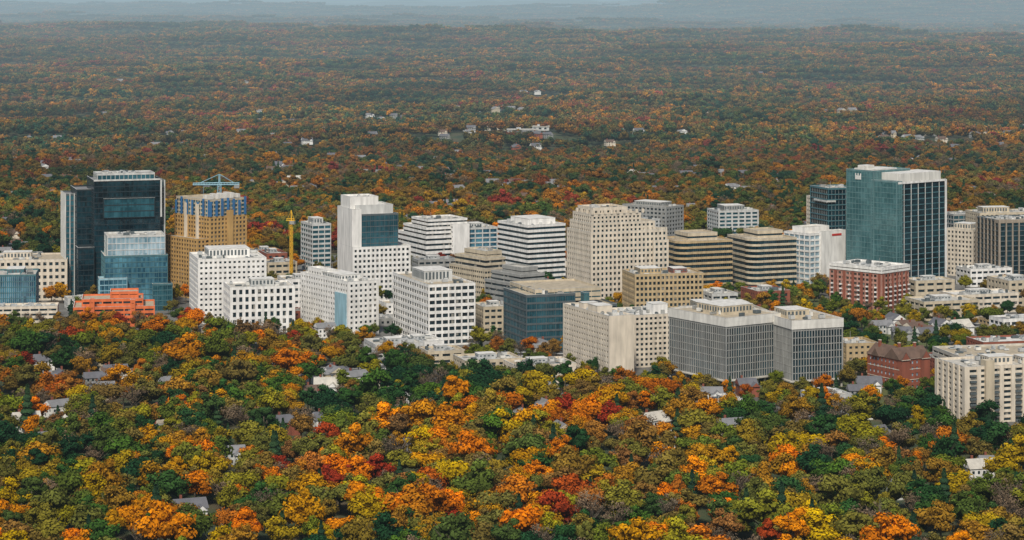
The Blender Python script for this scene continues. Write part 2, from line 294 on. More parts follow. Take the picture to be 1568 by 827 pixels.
b=B('grey_finned_office_building',1190,1213,1290,597,491,a=20,W=40,main=False,**fin)
L,W,H=b.L,b.W,b.H; finblock(0,L,0,W); b.clutter(2,L-2,2,W-2,H-1); b.pent(.15,.6,.4,.8,3.5,wall='sand'); b.done()
b=B('concrete_office_building',1040,1062,1175,552,478,a=14,wall='roofl',fh=3.8,wf=.3,bay=6,pw=1,W=30,roof='rooft'); b.pent(.1,.3,.2,.7,5,wall='sand'); b.pent(.55,.8,.2,.7,4,wall='lgray'); b.done()
# right apartments
b=B('cream_balcony_apartment_building',1432,1478,1640,650,562,a=17,wall='cream',glass='dark',fh=3.0,wf=.5,bay=6.5,pw=2.2,pp=.6,W=32,roof='roofl',main=False)
L,W,H=b.L,b.W,b.H; b.block(0,L,0,W,0,H)
for i in range(int(L/6.5)):
    if i%2==0:
        for k in range(int(H/3)): b.buf.box(('w','dgray'),i*6.5+2.6,i*6.5+6,-1.3,-.05,k*3+.3,k*3+1.3)
b.buf.box(('w','sand'),L*.18,L*.26,-1.6,4,0,H+3); b.pent(.28,.5,.2,.5,3.5,wall='cream'); b.pent(.6,.9,.2,.5,2.5,wall='cream'); b.clutter(3,L-4,3,W-4,H-1); b.done()
b=B('concrete_parking_garage',1460,1470,1620,600,546,a=12,wall='roofl',glass='dark',fh=3.2,wf=.42,bay=8,pw=.6,W=40,roof='rooft'); b.done()
b=B('tan_brick_apartment_building',1288,1296,1345,572,526,a=14,wall='tan',fh=3.2,wf=.45,bay=3.5,pw=1.9,W=24,roof='rooft'); b.done()
b=B('red_brick_apartment_building',1420,1432,1500,588,549,a=14,wall='brick',fh=3.2,wf=.45,bay=3.5,pw=1.9,W=22,roof='roofd'); b.done()
b=B('red_brick_school_building',1500,1506,1600,560,524,a=14,wall='brick',fh=3.6,wf=.45,bay=3.5,pw=1.9,W=24,roof='roofw'); b.done()
def gable(b,x0,x1,y0,y1,z,h,key,axis='x'):
    o=.5
    if axis=='x': 
        ym=(y0+y1)/2; vs=[(x0-o,y0-o,z),(x1+o,y0-o,z),(x1+o,y1+o,z),(x0-o,y1+o,z),(x0-o,ym,z+h),(x1+o,ym,z+h)]; fs=[(0,1,5,4),(2,3,4,5),(3,0,4),(1,2,5),(3,2,1,0)]
    else:
        xm=(x0+x1)/2; vs=[(x0-o,y0-o,z),(x1+o,y0-o,z),(x1+o,y1+o,z),(x0-o,y1+o,z),(xm,y0-o,z+h),(xm,y1+o,z+h)]; fs=[(0,4,5,3),(1,2,5,4),(0,1,4),(2,3,5),(3,2,1,0)]
    b.buf.quads(key,vs,fs)
b=B('gabled_brick_apartment_house',1328,1378,1424,600,552,a=30,wall='brick',glass='pale',fh=3.2,wf=.5,bay=3.4,pw=2,main=False)
L,W,H=b.L,b.W,b.H
b.block(0,L,0,W,0,H,par=.2); gable(b,0,L,0,W*.45,H+.13,6,('w','roofb'),'x'); gable(b,0,L*.6,W*.4,W,H+.13,6,('w','roofb'),'y')
for x in (L*.15,L*.82): b.buf.box(('w','brick'),x-3,x+3,-1,4,0,H+.1); gable(b,x-3,x+3,-1,8,H+.14,4.5,('w','roofb'),'y'); b.buf.quads(('w','brick'),[(x-2.8,-1.55,H+.2),(x+2.8,-1.55,H+.2),(x,-1.55,H+4.2)],[(0,1,2)]); b.buf.box(('w','cream'),x-3.2,x+3.2,-1.62,-1.5,H-.1,H+.25)
for yy_ in (W*.7,): gable(b,-1,8,yy_-3,yy_+3,H+.14,4.5,('w','roofb'),'x')
for x,y in ((L*.3,W*.3),(L*.7,W*.2),(L*.2,W*.8)):
    b.buf.box(('w','brick'),x,x+1.3,y,y+1.3,H,H+8); b.buf.box(('w','cream'),x-.1,x+1.4,y-.1,y+1.4,H+8.003,H+8.3)
for k in range(4): b.buf.box(('w','cream'),-.12,-.03,.5,W-.5,k*H/3+.2,k*H/3+.5); b.buf.box(('w','cream'),.5,L-.5,-.12,-.03,k*H/3+.2,k*H/3+.5)
b.done()
# low flat commercial roofs
lows=[(560,575,650,552,528,'lgray','roofl'),(640,655,712,560,538,'sand','rooft'),(690,712,800,583,552,'sand','roofl'),(765,790,882,590,560,'cream','rooft'),
 (610,622,680,545,524,'white','roofw'),(1392,1402,1462,470,430,'sand','roofl'),(1455,1465,1560,482,452,'cream','roofw'),(1400,1415,1500,492,462,'sand','roofl'),
 (1480,1486,1550,440,412,'white','roofw'),(1540,1545,1600,470,430,'sand','roofl'),(380,392,470,480,440,'brick','roofl'),(425,436,500,488,428,'white','rooft'),(400,410,455,440,402,'sand','roofs'),
 (630,640,700,440,398,'gray','roofd'),(728,740,790,520,470,'sand','roofl'),(500,510,560,440,420,'lgray','roofw'),(820,830,870,470,440,'gray','roofl'),(1080,1090,1130,478,450,'lgray','roofl'),
 (1240,1250,1305,626,606,'lgray','roofl'),(100,110,150,440,402,'lgray','roofd'),(0,8,70,425,392,'gray','roofd'),(400,408,440,424,388,'brick','roofb'),(385,390,430,412,384,'ochre','roofd'),
 (1150,1160,1210,470,446,'brick','roofl'),(1290,1300,1330,425,395,'sand','roofl'),(1090,1100,1150,640,618,'white','roofw')]
for i,(xl,xc,xr,yb,yt,w,r) in enumerate(lows):
    b=B('low_commercial_building',xl,xc,xr,yb,yt,a=18,W=random.uniform(18,32),wall=w,fh=4.2,wf=.42,bay=random.choice([4,5,7]),pw=random.choice([1.2,2.2]),roof=r)
    b.pent(.3,.6,.3,.6,2.2,wall='mech'); b.done()
FRONT=np.array([(-200,520),(100,524),(250,524),(330,522),(460,532),(520,545),(600,574),(700,592),(860,604),(960,608),(1050,620),(1290,640),(1425,640),(1440,678),(1568,688),(1800,690)],float)
BACK=np.array([(-200,395),(100,405),(260,425),(400,395),(600,388),(1050,368),(1250,392),(1450,380),(1568,385),(1800,385)],float)
def infoot(x,y,m=4):
    for (X,Y,ca,sa,L,W) in FOOT:
        dx,dy=x-X,y-Y; u=dx*ca+dy*sa; v=-dx*sa+dy*ca
        if -m<u<L+m and -m<v<W+m: return True
    return False
cnt=0
for _ in range(1500):
    if cnt>=50: break
    u=random.uniform(-30,1600); f_=np.interp(u,FRONT[:,0],FRONT[:,1]); k_=np.interp(u,BACK[:,0],BACK[:,1]); v=random.uniform(k_+4,f_-28)
    if 1085<u<1450 and v>440: continue
    X,Y=G(u,v); L_=random.uniform(14,32); W_=random.uniform(12,22); a=math.radians(20); ok=True
    for s_ in np.linspace(0,1,5):
        for t_ in np.linspace(0,1,4):
            if infoot(X+s_*L_*math.cos(a)-t_*W_*math.sin(a),Y+s_*L_*math.sin(a)+t_*W_*math.cos(a),5): ok=False
    if not ok: continue
    cnt+=1; h=random.choice([5,5,8,8,11]); s_=F/Y
    b=B('low_commercial_building',u-1,u,u+1,v,v-h*s_,a=20,L=L_,W=W_,wall=random.choice(['brick','sand','cream','lgray','white','tan','gray']),fh=4,wf=.42,bay=random.choice([3.6,5]),pw=random.choice([1.2,2]),roof=random.choice(['roofl','roofd','roofw','rooft','roofs'])); b.done()
# ------------------------------------------------------------ cranes
def crane(name,px,py,ptop,col,jib,cj,ang,w=1.0,tk=1.0):
    X,Y=G(px,py); s=F/Y; H=(py-ptop)/s
    e=bpy.data.objects.new(name,None); scene.collection.objects.link(e); e.location=(X,Y,0); e.rotation_euler=(0,0,ang)
    bf=Buf(); k=('w',col)
    def beam(p,q,t=.14):
        t*=tk; p=Vector(p); q=Vector(q); d=(q-p); u=d.normalized(); a=u.orthogonal().normalized()*t; c=u.cross(a.normalized())*t
        vs=[tuple(p+x) for x in (a+c,a-c,-a-c,-a+c)]+[tuple(q+x) for x in (a+c,a-c,-a-c,-a+c)]
        bf.quads(k,vs,[(0,1,2,3),(7,6,5,4),(0,4,5,1),(1,5,6,2),(2,6,7,3),(3,7,4,0)])
    for sx in(-w,w):
        for sy in(-w,w): beam((sx,sy,0),(sx,sy,H),.2)
    n=int(H/2.2)
    for i in range(n):
        z=i*H/n; z2=(i+1)*H/n; f=1 if i%2 else -1
        for q in(-w,w): beam((-w*f,q,z),(w*f,q,z2)); beam((q,-w*f,z),(q,w*f,z2))
    if jib:
        bf.box(('w','white'),-1,1,-2.8,-1.1,H-2.5,H-.3)
        beam((0,0,H),(0,0,H+8),.35)
        for a0,a1 in((0,jib),(0,-cj)):
            beam((a0,-.7,H),(a1,-.7,H),.2); beam((a0,.7,H),(a1,.7,H),.2); beam((a0,0,H+1.5),(a1,0,H+1.2),.2)
            m=int(abs(a1)/2)
            for i in range(m):
                x=a1*i/m; x2=a1*(i+1)/m
                beam((x,-.7,H),((x+x2)/2,0,H+1.4),.1); beam(((x+x2)/2,0,H+1.4),(x2,.7,H),.1)
            beam((0,0,H+8),(a1*.75,0,H+1.3),.12)
        bf.box(('w','gray'),-cj,-cj+4,-1.2,1.2,H-2.6,H-.1)
        beam((jib*.6,0,H),(jib*.6,0,H-12),.06)
    for key,(V,Fc) in bf.d.items(): mkobj(name+'_'+key[1]+'_lattice',V,Fc,getmat(key),e)
crane('tower_crane',336,440,283,'steel',20,15,math.radians(185),1.2,1.6)
crane('construction_hoist_mast',446,440,338,'yellow',4,3,math.radians(160),.8,1.0)
# ------------------------------------------------------------ houses
HM=[]
HC=['white','lgray','cream','white','brick','white','sand','gray']; HR=['roofs','roofd','roofb','roofd','roofs','roofl','roofd','roofs']
for i in range(8):
    bb=Buf(); w=random.uniform(10,15); d=random.uniform(7,10); h=random.uniform(5.2,6.5); rh=random.uniform(2.6,4)
    class T: pass
    t=T(); t.buf=bb
    bb.box(('w',HC[i]),-w/2,w/2,-d/2,d/2,0,h); gable(t,-w/2,w/2,-d/2,d/2,h+.01,rh,('w',HR[i]),'x')
    for sx in(-1,1): bb.quads(('w',HC[i]),[(sx*(w/2+.52),-d/2,h+.1),(sx*(w/2+.52),d/2,h+.1),(sx*(w/2+.52),0,h+rh*.9)],[(0,2,1)])
    bb.box(('w',HC[i]),w*.1,w*.1+4.5,-d/2-3,-d/2+.02,0,h-.6); gable(t,w*.1,w*.1+4.5,-d/2-3.2,0,h-.55,2.4,('w',HR[i]),'y')
    bb.quads(('w',HC[i]),[(w*.1,-d/2-3.72,h-.5),(w*.1+4.5,-d/2-3.72,h-.5),(w*.1+2.25,-d/2-3.72,h+1.6)],[(0,1,2)])
    bb.box(('w','brick'),-w*.3,-w*.3+1,.5,1.5,h,h+rh+1.3)
    for zz in(1.0,3.7):
        for x in np.arange(-w/2+1,w/2-1.5,2.6):
            if not(w*.1-1.2<x<w*.1+4.6): bb.box(('g','dark'),x,x+1.1,-d/2-.04,-d/2+.1,zz,zz+1.4)
        for y in(-d/4,d/4): bb.box(('g','dark'),-w/2-.04,-w/2+.1,y-.5,y+.5,zz,zz+1.4)
    V=[];Fc=[];mi=[];ms=[]
    for key,(v,f) in bb.d.items():
        o=len(V); V+=v; Fc+=[tuple(q+o for q in ff) for ff in f]; mi+=[len(ms)]*len(f); ms.append(getmat(key))
    me=bpy.data.meshes.new('house_mesh'); me.from_pydata(V,[],Fc)
    for x in ms: me.materials.append(x)
    me.polygons.foreach_set('material_index',mi); me.update(); HM.append((me,HC[i]))
def terr(x,y):
    x=np.asarray(x,float); y=np.asarray(y,float)
    a=np.interp(y,[2300,3600,8000,16000,40000,160000],[0,13,30,62,110,120])
    n=(np.sin(x/410+y/700+1)*.4+np.sin(x/900-y/510+2.2)*.55+np.sin(x/2300+y/1300+.4)*.7+np.sin(y/2600+x/5200+4)*.8+np.sin(x/1400+y/6100)*.4)
    m=np.sin(x/190-y/150+.5+1.3*np.sin(x/700))*.5+np.sin(x/320+y/105+2*np.sin(x/1100+y/900))*.55+np.sin(x/120-y/340+1)*.3
    z=a*n*.6+m*np.interp(y,[2300,3600,9000,20000],[0,9,19,32])
    z=z+np.exp(-((y-24000)/3000)**2)*170/(1+np.exp(-(x-1900)/700))+np.exp(-((y-60000)/12000)**2)*90
    return z
HP=[(415,572),(515,585),(545,592),(480,612),(170,582),(145,592),(800,652),(290,795),(1385,762),(40,660),(500,605),(250,600),
 (1330,600),(1310,640),(1120,668),(1000,660),(1380,520),(1400,512),(1440,508),(1470,512),(1500,508),(1530,502),(1420,522),(1350,510),(1160,490),(1180,498),(1370,500),
 (430,262),(440,268),(425,272),(455,300),(300,212),(985,282),(1000,284),(970,280),(1050,280),(1060,283),(850,292),(830,296),(780,298),(650,322),(690,318),(20,365),(10,368),(60,372),(500,200),(515,202),(1100,270),(1140,300),(1485,300),(1550,288),
 (560,612),(590,598),(215,584),(1520,728),(1500,735),
 (1510,312),(1530,320),(1475,322),(1500,335),(20,380),(40,385),(10,395),(810,282),(860,300),(1010,292),(995,300),(1040,300),(450,285),(475,295),(420,292),(545,300),(700,300),(1180,290)]
NV=len(HP)
for i in range(340):
    d=math.exp(random.uniform(math.log(1100),math.log(6500))); x=random.uniform(-.23,.23)*d
    HP.append(to_px(x,d))
    if d>2200 and random.random()<.6:
        HP.append(to_px(x+random.uniform(20,45),d+random.uniform(-25,25)))
HOUSE=[]
for n,(px,py) in enumerate(HP):
    X,Y=G(px,py)
    if infoot(X,Y,9): continue
    vis=n<NV
    me,c=HM[random.choice([1,2,4,6,7,0,3])] if not vis else HM[random.choice([0,1,3,5,0,2,7])]
    o=bpy.data.objects.new(c.replace('lgray','grey').replace('gray','grey')+'_house',me); scene.collection.objects.link(o)
    o.location=(X,Y,float(terr(X,Y))+(0 if Y<2500 else 2)); o.rotation_euler=(0,0,random.choice([.3,.35,-1.2,.1,.6])+random.uniform(-.1,.1)); sc=1.0 if Y<2300 else 1.15
    o.scale=(sc,sc,sc); HOUSE.append((X,Y,vis))
for px,py,wd,h,c in((800,218,46,6,'lgray'),(828,214,26,6,'lgray'),(118,82,50,9,'lgray'),(510,196,26,6,'pink')):
    X,Y=G(px,py); b=Buf(); z0=float(terr(X,Y))+4
    b.box(('w',c),-wd/2,wd/2,0,26,0,h); b.box(('w','roofl'),-wd/2-1,wd/2+1,-1,27,h+.01,h+.6); b.box(('w','mech'),-wd*.2,-wd*.05,8,18,h+.61,h+3)
    for i in range(int(wd/8)): b.box(('g','dark'),-wd/2+i*8+2,-wd/2+i*8+6,-.1,1,h*.35,h*.75)
    e=bpy.data.objects.new('low_school_building',None); scene.collection.objects.link(e); e.location=(X,Y,z0)
    for key,(V,Fc) in b.d.items(): mkobj('school_'+key[1],V,Fc,getmat(key),e)
    FOOT.append((X-wd/2,Y,1,0,wd,30))
# ------------------------------------------------------------ foliage materials
NEARC=[(.010,.040,.014),(.024,.068,.014),(.05,.10,.012),(.015,.05,.017),(.12,.14,.012),(.045,.075,.018),(.23,.20,.012),(.12,.11,.02),(.09,.10,.02),(.36,.235,.012),(.11,.085,.022),(.42,.20,.01),(.16,.09,.025),(.10,.10,.022),(.56,.19,.008),(.20,.10,.025),(.60,.16,.008),(.12,.075,.03),(.32,.10,.012),(.22,.03,.014)]
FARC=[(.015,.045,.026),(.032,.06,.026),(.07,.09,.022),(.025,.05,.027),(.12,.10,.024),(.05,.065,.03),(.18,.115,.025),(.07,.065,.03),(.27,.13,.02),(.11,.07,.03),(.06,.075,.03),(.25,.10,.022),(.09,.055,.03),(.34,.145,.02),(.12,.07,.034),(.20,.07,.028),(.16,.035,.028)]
def foliage(name,mode):
    m=bpy.data.materials.new(name); N,L=nt(m); b=N['Principled BSDF']; b.inputs['Roughness'].default_value=.75; b.inputs['Specular IOR Level'].default_value=.08
    at=N.new('ShaderNodeAttribute'); at.attribute_name='tint_and_shade'
    sx=N.new('ShaderNodeSeparateColor'); L.new(at.outputs['Color'],sx.inputs[0])
    if mode in('fixed_con','fixed_bare'):
        oi=N.new('ShaderNodeObjectInfo'); rp=N.new('ShaderNodeValToRGB'); L.new(oi.outputs['Random'],rp.inputs[0])
        c=((.010,.032,.018),(.025,.055,.02)) if mode=='fixed_con' else ((.11,.085,.055),(.18,.12,.07))
        rp.color_ramp.elements[0].color=(*c[0],1); rp.color_ramp.elements[1].color=(*c[1],1); col=rp.outputs[0]
    else:
        oi=N.new('ShaderNodeObjectInfo'); ge=N.new('ShaderNodeNewGeometry')
        pos=oi.outputs['Location'] if mode=='near' else ge.outputs['Position']
        ns=N.new('ShaderNodeTexNoise'); ns.inputs['Scale'].default_value=.0065 if mode=='near' else .0035; ns.inputs['Detail'].default_value=2; L.new(pos,ns.inputs['Vector'])
        rnd=oi.outputs['Random'] if mode=='near' else sx.outputs[1]
        m1=N.new('ShaderNodeMath'); m1.operation='MULTIPLY_ADD'; m1.inputs[1].default_value=.8; L.new(rnd,m1.inputs[0])
        m2=N.new('ShaderNodeMath'); m2.operation='MULTIPLY_ADD'; m2.inputs[1].default_value=1.6; m2.inputs[2].default_value=-.76; L.new(ns.outputs[0],m2.inputs[0]); L.new(m2.outputs[0],m1.inputs[2])
        def ramp(cols):
            rp=N.new('ShaderNodeValToRGB'); L.new(m1.outputs[0],rp.inputs[0]); cr=rp.color_ramp; n=len(cols)
            while len(cr.elements)<n: cr.elements.new(.5)
            for i in range(n): cr.elements[i].position=(i+.5)/n; cr.elements[i].color=(*cols[i],1)
            return rp.outputs[0]
        if mode=='near':
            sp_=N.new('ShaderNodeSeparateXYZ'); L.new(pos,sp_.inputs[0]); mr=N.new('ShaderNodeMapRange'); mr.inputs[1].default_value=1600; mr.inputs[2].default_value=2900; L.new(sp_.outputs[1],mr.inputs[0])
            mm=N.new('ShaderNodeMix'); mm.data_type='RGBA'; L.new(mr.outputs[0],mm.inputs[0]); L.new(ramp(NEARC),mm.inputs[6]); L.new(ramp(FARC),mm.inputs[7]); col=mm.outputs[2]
        else: col=ramp(FARC)
        n2=N.new('ShaderNodeTexNoise'); n2.inputs['Scale'].default_value=.0016; n2.inputs['Detail'].default_value=4; L.new(pos,n2.inputs['Vector'])
        r2=N.new('ShaderNodeMapRange'); r2.inputs[1].default_value=.32; r2.inputs[2].default_value=.68; r2.inputs[3].default_value=.68; r2.inputs[4].default_value=1.4; L.new(n2.outputs[0],r2.inputs[0])
        sc_=N.new('ShaderNodeVectorMath'); sc_.operation='SCALE'; L.new(col,sc_.inputs[0]); L.new(r2.outputs[0],sc_.inputs['Scale']); col=sc_.outputs[0]
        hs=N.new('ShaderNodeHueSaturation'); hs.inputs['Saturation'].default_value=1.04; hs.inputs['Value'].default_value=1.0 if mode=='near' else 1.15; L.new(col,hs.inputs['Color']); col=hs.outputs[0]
    mx=N.new('ShaderNodeMix'); mx.data_type='RGBA'; mx.blend_type='MULTIPLY'; mx.inputs[0].default_value=1; L.new(col,mx.inputs[6])
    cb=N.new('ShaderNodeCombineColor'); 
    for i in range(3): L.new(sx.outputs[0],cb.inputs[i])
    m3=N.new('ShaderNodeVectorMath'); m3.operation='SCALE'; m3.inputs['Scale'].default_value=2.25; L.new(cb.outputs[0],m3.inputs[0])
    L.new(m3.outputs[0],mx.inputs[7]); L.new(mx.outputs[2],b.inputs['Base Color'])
    return m
FN=foliage('autumn_foliage','near'); FF=foliage('distant_autumn_foliage','far'); FC=foliage('conifer_foliage','fixed_con'); FB=foliage('bare_twig_foliage','fixed_bare')
BARK=wallmat('bark',(.11,.085,.06)); 
def ico():
    import bmesh
    bm=bmesh.new(); bmesh.ops.create_icosphere(bm,subdivisions=1,radius=1); v=np.array([x.co[:] for x in bm.verts]); f=np.array([[q.index for q in x.verts] for x in bm.faces]); bm.free(); return v,f
ICV,ICF=ico()
def leafquads(C,Nn,size,jit=.32):
    n=len(C); Nn=Nn+rng.normal(0,jit,(n,3)); Nn/=np.linalg.norm(Nn,axis=1)[:,None]
    r=rng.normal(size=(n,3)); U=np.cross(Nn,r); U/=np.linalg.norm(U,axis=1)[:,None]; V=np.cross(Nn,U)
    s=size[:,None]; a=U*s; b=V*s*rng.uniform(.5,.9,(n,1)); 
    P=np.stack([C-a,C-b*rng.uniform(.7,1.1,(n,1))+a*.15,C+a*.9,C+b],1)
    return P.reshape(-1,3)
def tree_arrays(kind,nleaf,R=6.2,H=15.5,lsize=.62,core=True):
    VV=[];TT=[];Q=[];T3=[];off=0
    if kind=='con':
        n=nleaf; t=rng.uniform(0,1,n)**.8; z=2+t*(H-2); rad=(1-t)**.85*R*(.75+.25*np.sin(t*38)); an=rng.uniform(0,6.283,n)
        C=np.stack([rad*np.cos(an),rad*np.sin(an),z],1); Nn=np.stack([np.cos(an),np.sin(an),np.full(n,.7)],1)
        P=leafquads(C,Nn,rng.uniform(.6,1.2,n)*lsize*1.2); VV.append(P); TT.append(np.repeat(rng.uniform(.35,.65,n),4)); Q.append(np.arange(n*4).reshape(-1,4)); off=n*4
        an=np.linspace(0,6.283,9)[:-1]; c=np.concatenate([np.stack([R*.7*np.cos(an),R*.7*np.sin(an),np.full(8,1.8)],1),[[0,0,H-1]]]); VV.append(c); TT.append(np.full(9,.25)); T3.append(np.array([[i,(i+1)%8,8] for i in range(8)])+off); off+=9  # inner cone coloured darker to stand for shade inside the conifer
    else:
        nl={'round':20,'tall':14,'sparse':16,'low':7}[kind]
        zc=H*.60; hz=H*.36
        lob=[]
        ex=rng.uniform(.8,1.15); ox,oy=rng.uniform(-.12,.12,2)*R
        for i in range(nl):
            for _ in range(20):
                p=rng.normal(size=3); p/=np.linalg.norm(p); rr=rng.uniform(.3,.85)
                p=p*rr*np.array([R*ex,R/ex,hz])
                if p[2]>-hz*.65: break
            wz=1-.35*max(0,p[2]/hz); lr=rng.uniform(.20,.46)*R*wz*(1.2 if kind=='low' else 1); lob.append((p+np.array([ox,oy,zc]),lr))
        per=max(4,int(nleaf/nl))
        for c,lr in lob:
            tn=rng.uniform(.36,.60)*(.85+.34*(c[2]-zc)/hz)  # random lobe tone, plus painted lightening towards the crown top
            n=int(per*(lr/(.36*R))**2)+3; d=rng.normal(size=(n,3)); d[:,2]=np.abs(d[:,2])*1.0-.35*rng.uniform(0,1,n); d/=np.linalg.norm(d,axis=1)[:,None]
            rad=lr*rng.uniform(.78,1.22,n) if kind!='sparse' else lr*rng.uniform(.2,1.2,n)
            C=c+d*rad[:,None]*np.array([1.05,1.05,.85]); sz=rng.uniform(.6,1.3,n)*lsize*(.6 if kind=='sparse' else 1)
            P=leafquads(C,d,sz,.6 if kind=='sparse' else .32); VV.append(P); lt=tn*rng.uniform(.86,1.16,n)*(.82+.34*np.clip(d[:,2],-1,1)); TT.append(np.repeat(lt,4)); Q.append(np.arange(n*4).reshape(-1,4)+off); off+=n*4  # random leaf tone; upward leaves painted lighter as if lit from above
            if kind!='sparse' and core:
                v=c+ICV*lr*.84*rng.uniform(.8,1.1,(len(ICV),1))*np.array([1,1,.85]); VV.append(v); TT.append(np.full(len(v),tn*.5)); T3.append(ICF+off); off+=len(v)  # inner core coloured darker to stand for shade within the crown
    return VV,TT,Q,T3,off
def limb(p,q,r0,r1,m=5):
    p=np.array(p,float); q=np.array(q,float); d=(q-p)/np.linalg.norm(q-p); a=np.cross(d,[.3,.9,.1]); a/=np.linalg.norm(a); b=np.cross(d,a)
    an=np.arange(m)*2*np.pi/m; ring=np.cos(an)[:,None]*a+np.sin(an)[:,None]*b
    return np.concatenate([p+ring*r0,q+ring*r1]), np.array([[i,(i+1)%m,m+(i+1)%m,m+i] for i in range(m)])
def build_mesh(name,VV,TT,Q,T3,mat,G2=None,limbs=()):
    off=sum(len(v) for v in VV); faces=[]
    for q in Q: faces+=q.tolist()
    for t in T3: faces+=t.tolist()
    nf=len(faces)
    for v,f in limbs:
        VV.append(v); TT.append(np.full(len(v),.5)); faces+=(f+off).tolist(); off+=len(v)
    V=np.concatenate(VV); T=np.concatenate(TT); Gc=G2 if G2 is not None else np.zeros(len(T))
    if len(Gc)<len(T): Gc=np.concatenate([Gc,np.zeros(len(T)-len(Gc))])
    me=bpy.data.meshes.new(name); me.from_pydata(V.tolist(),[],faces)
    ca=me.color_attributes.new('tint_and_shade','FLOAT_COLOR','POINT'); arr=np.stack([T,Gc,T,np.ones(len(T))],1).astype(np.float32); ca.data.foreach_set('color',arr.ravel())
    me.materials.append(mat); me.materials.append(BARK)
    mi=np.zeros(len(faces),int); mi[nf:]=1; me.polygons.foreach_set('material_index',mi); me.update()
    return me
tree_col=bpy.data.collections.new('forest_tree_kinds'); patch_col=bpy.data.collections.new('forest_patch_kinds')
TREEM=[]
kinds=['round']*8+['tall']*3+['con']*2+['sparse']*3
for i,k in enumerate(kinds):
    R,H={'round':(7.0,rng.uniform(13.5,16.5)),'tall':(4.6,18),'con':(3.4,16),'sparse':(6.0,16)}[k]
    VV,TT,Q,T3,off=tree_arrays(k,1900 if k!='sparse' else 1500,R,H,.53)
    lim=[limb((0,0,-1),(.2,.1,H*.62),.45,.2,6)]
    for j in range(16 if k=='sparse' else 5):
        if k=='con': break
        an=rng.uniform(0,6.28); z=H*rng.uniform(.28,.5); rr=R*rng.uniform(.5,.85)
        lim.append(limb((.1,.05,z),(rr*math.cos(an),rr*math.sin(an),z+H*rng.uniform(.15,.42)),.2,.05,4))
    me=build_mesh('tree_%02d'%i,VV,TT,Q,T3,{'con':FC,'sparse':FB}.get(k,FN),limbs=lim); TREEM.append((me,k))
    o=bpy.data.objects.new('tree_%02d'%i,me); tree_col.objects.link(o)
PS=84.0
for p in range(8):
    aV=[];aT=[];aQ=[];a3=[];aG=[];off=0
    n=6; g=PS/n
    for i in range(n):
        for j in range(n):
            if rng.uniform()<.07: continue
            x=(i+.5+rng.uniform(-.45,.45))*g-PS/2; y=(j+.5+rng.uniform(-.45,.45))*g-PS/2; s=rng.uniform(.75,1.65)
            VV,TT,Q,T3,o2=tree_arrays('low',100,7.0*s,14.5*s**.7,1.2)
            r=rng.uniform(); rs=rng.uniform(.75,1.25)
            for v in VV: v+=np.array([x,y,0])
            aV+=VV; aT+=[t*rs for t in TT]; aQ+=[q+off for q in Q]; a3+=[t+off for t in T3]; aG.append(np.full(o2,r)); off+=o2
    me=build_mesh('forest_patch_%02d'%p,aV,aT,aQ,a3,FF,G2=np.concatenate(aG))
    o=bpy.data.objects.new('forest_patch_%02d'%p,me); patch_col.objects.link(o)
def scatter(name,P,rot,scl,idx,coll):
    me=bpy.data.meshes.new(name); me.vertices.add(len(P)); me.vertices.foreach_set('co',np.asarray(P,np.float32).ravel())
    a=me.attributes.new('rot','FLOAT_VECTOR','POINT'); R=np.zeros((len(P),3),np.float32); R[:,2]=rot; a.data.foreach_set('vector',R.ravel())
    a=me.attributes.new('scl','FLOAT_VECTOR','POINT'); a.data.foreach_set('vector',np.asarray(scl,np.float32).ravel())
    a=me.attributes.new('idx','INT','POINT'); a.data.foreach_set('value',np.asarray(idx,np.int32))
    me.update(); o=bpy.data.objects.new(name,me); scene.collection.objects.link(o)
    ng=bpy.data.node_groups.new(name+'_nodes','GeometryNodeTree')
    ng.interface.new_socket('Geometry',in_out='INPUT',socket_type='NodeSocketGeometry'); ng.interface.new_socket('Geometry',in_out='OUTPUT',socket_type='NodeSocketGeometry')
    N=ng.nodes; L=ng.links; gi=N.new('NodeGroupInput'); go=N.new('NodeGroupOutput'); ip=N.new('GeometryNodeInstanceOnPoints'); ci=N.new('GeometryNodeCollectionInfo')
    ci.inputs['Collection'].default_value=coll; ci.inputs['Separate Children'].default_value=True; ci.inputs['Reset Children'].default_value=True
    ip.inputs['Pick Instance'].default_value=True
    def na(nm,t):
        n=N.new('GeometryNodeInputNamedAttribute'); n.data_type=t; n.inputs['Name'].default_value=nm
        return [s for s in n.outputs if s.enabled and s.name=='Attribute'][0]
    er=N.new('FunctionNodeEulerToRotation')
    L.new(gi.outputs[0],ip.inputs['Points']); L.new(ci.outputs[0],ip.inputs['Instance']); L.new(na('idx','INT'),ip.inputs['Instance Index'])
    L.new(na('rot','FLOAT_VECTOR'),er.inputs[0]); L.new(er.outputs[0],ip.inputs['Rotation']); L.new(na('scl','FLOAT_VECTOR'),ip.inputs['Scale'])
    L.new(ip.outputs[0],go.inputs[0])
    md=o.modifiers.new('scatter','NODES'); md.node_group=ng
    return o
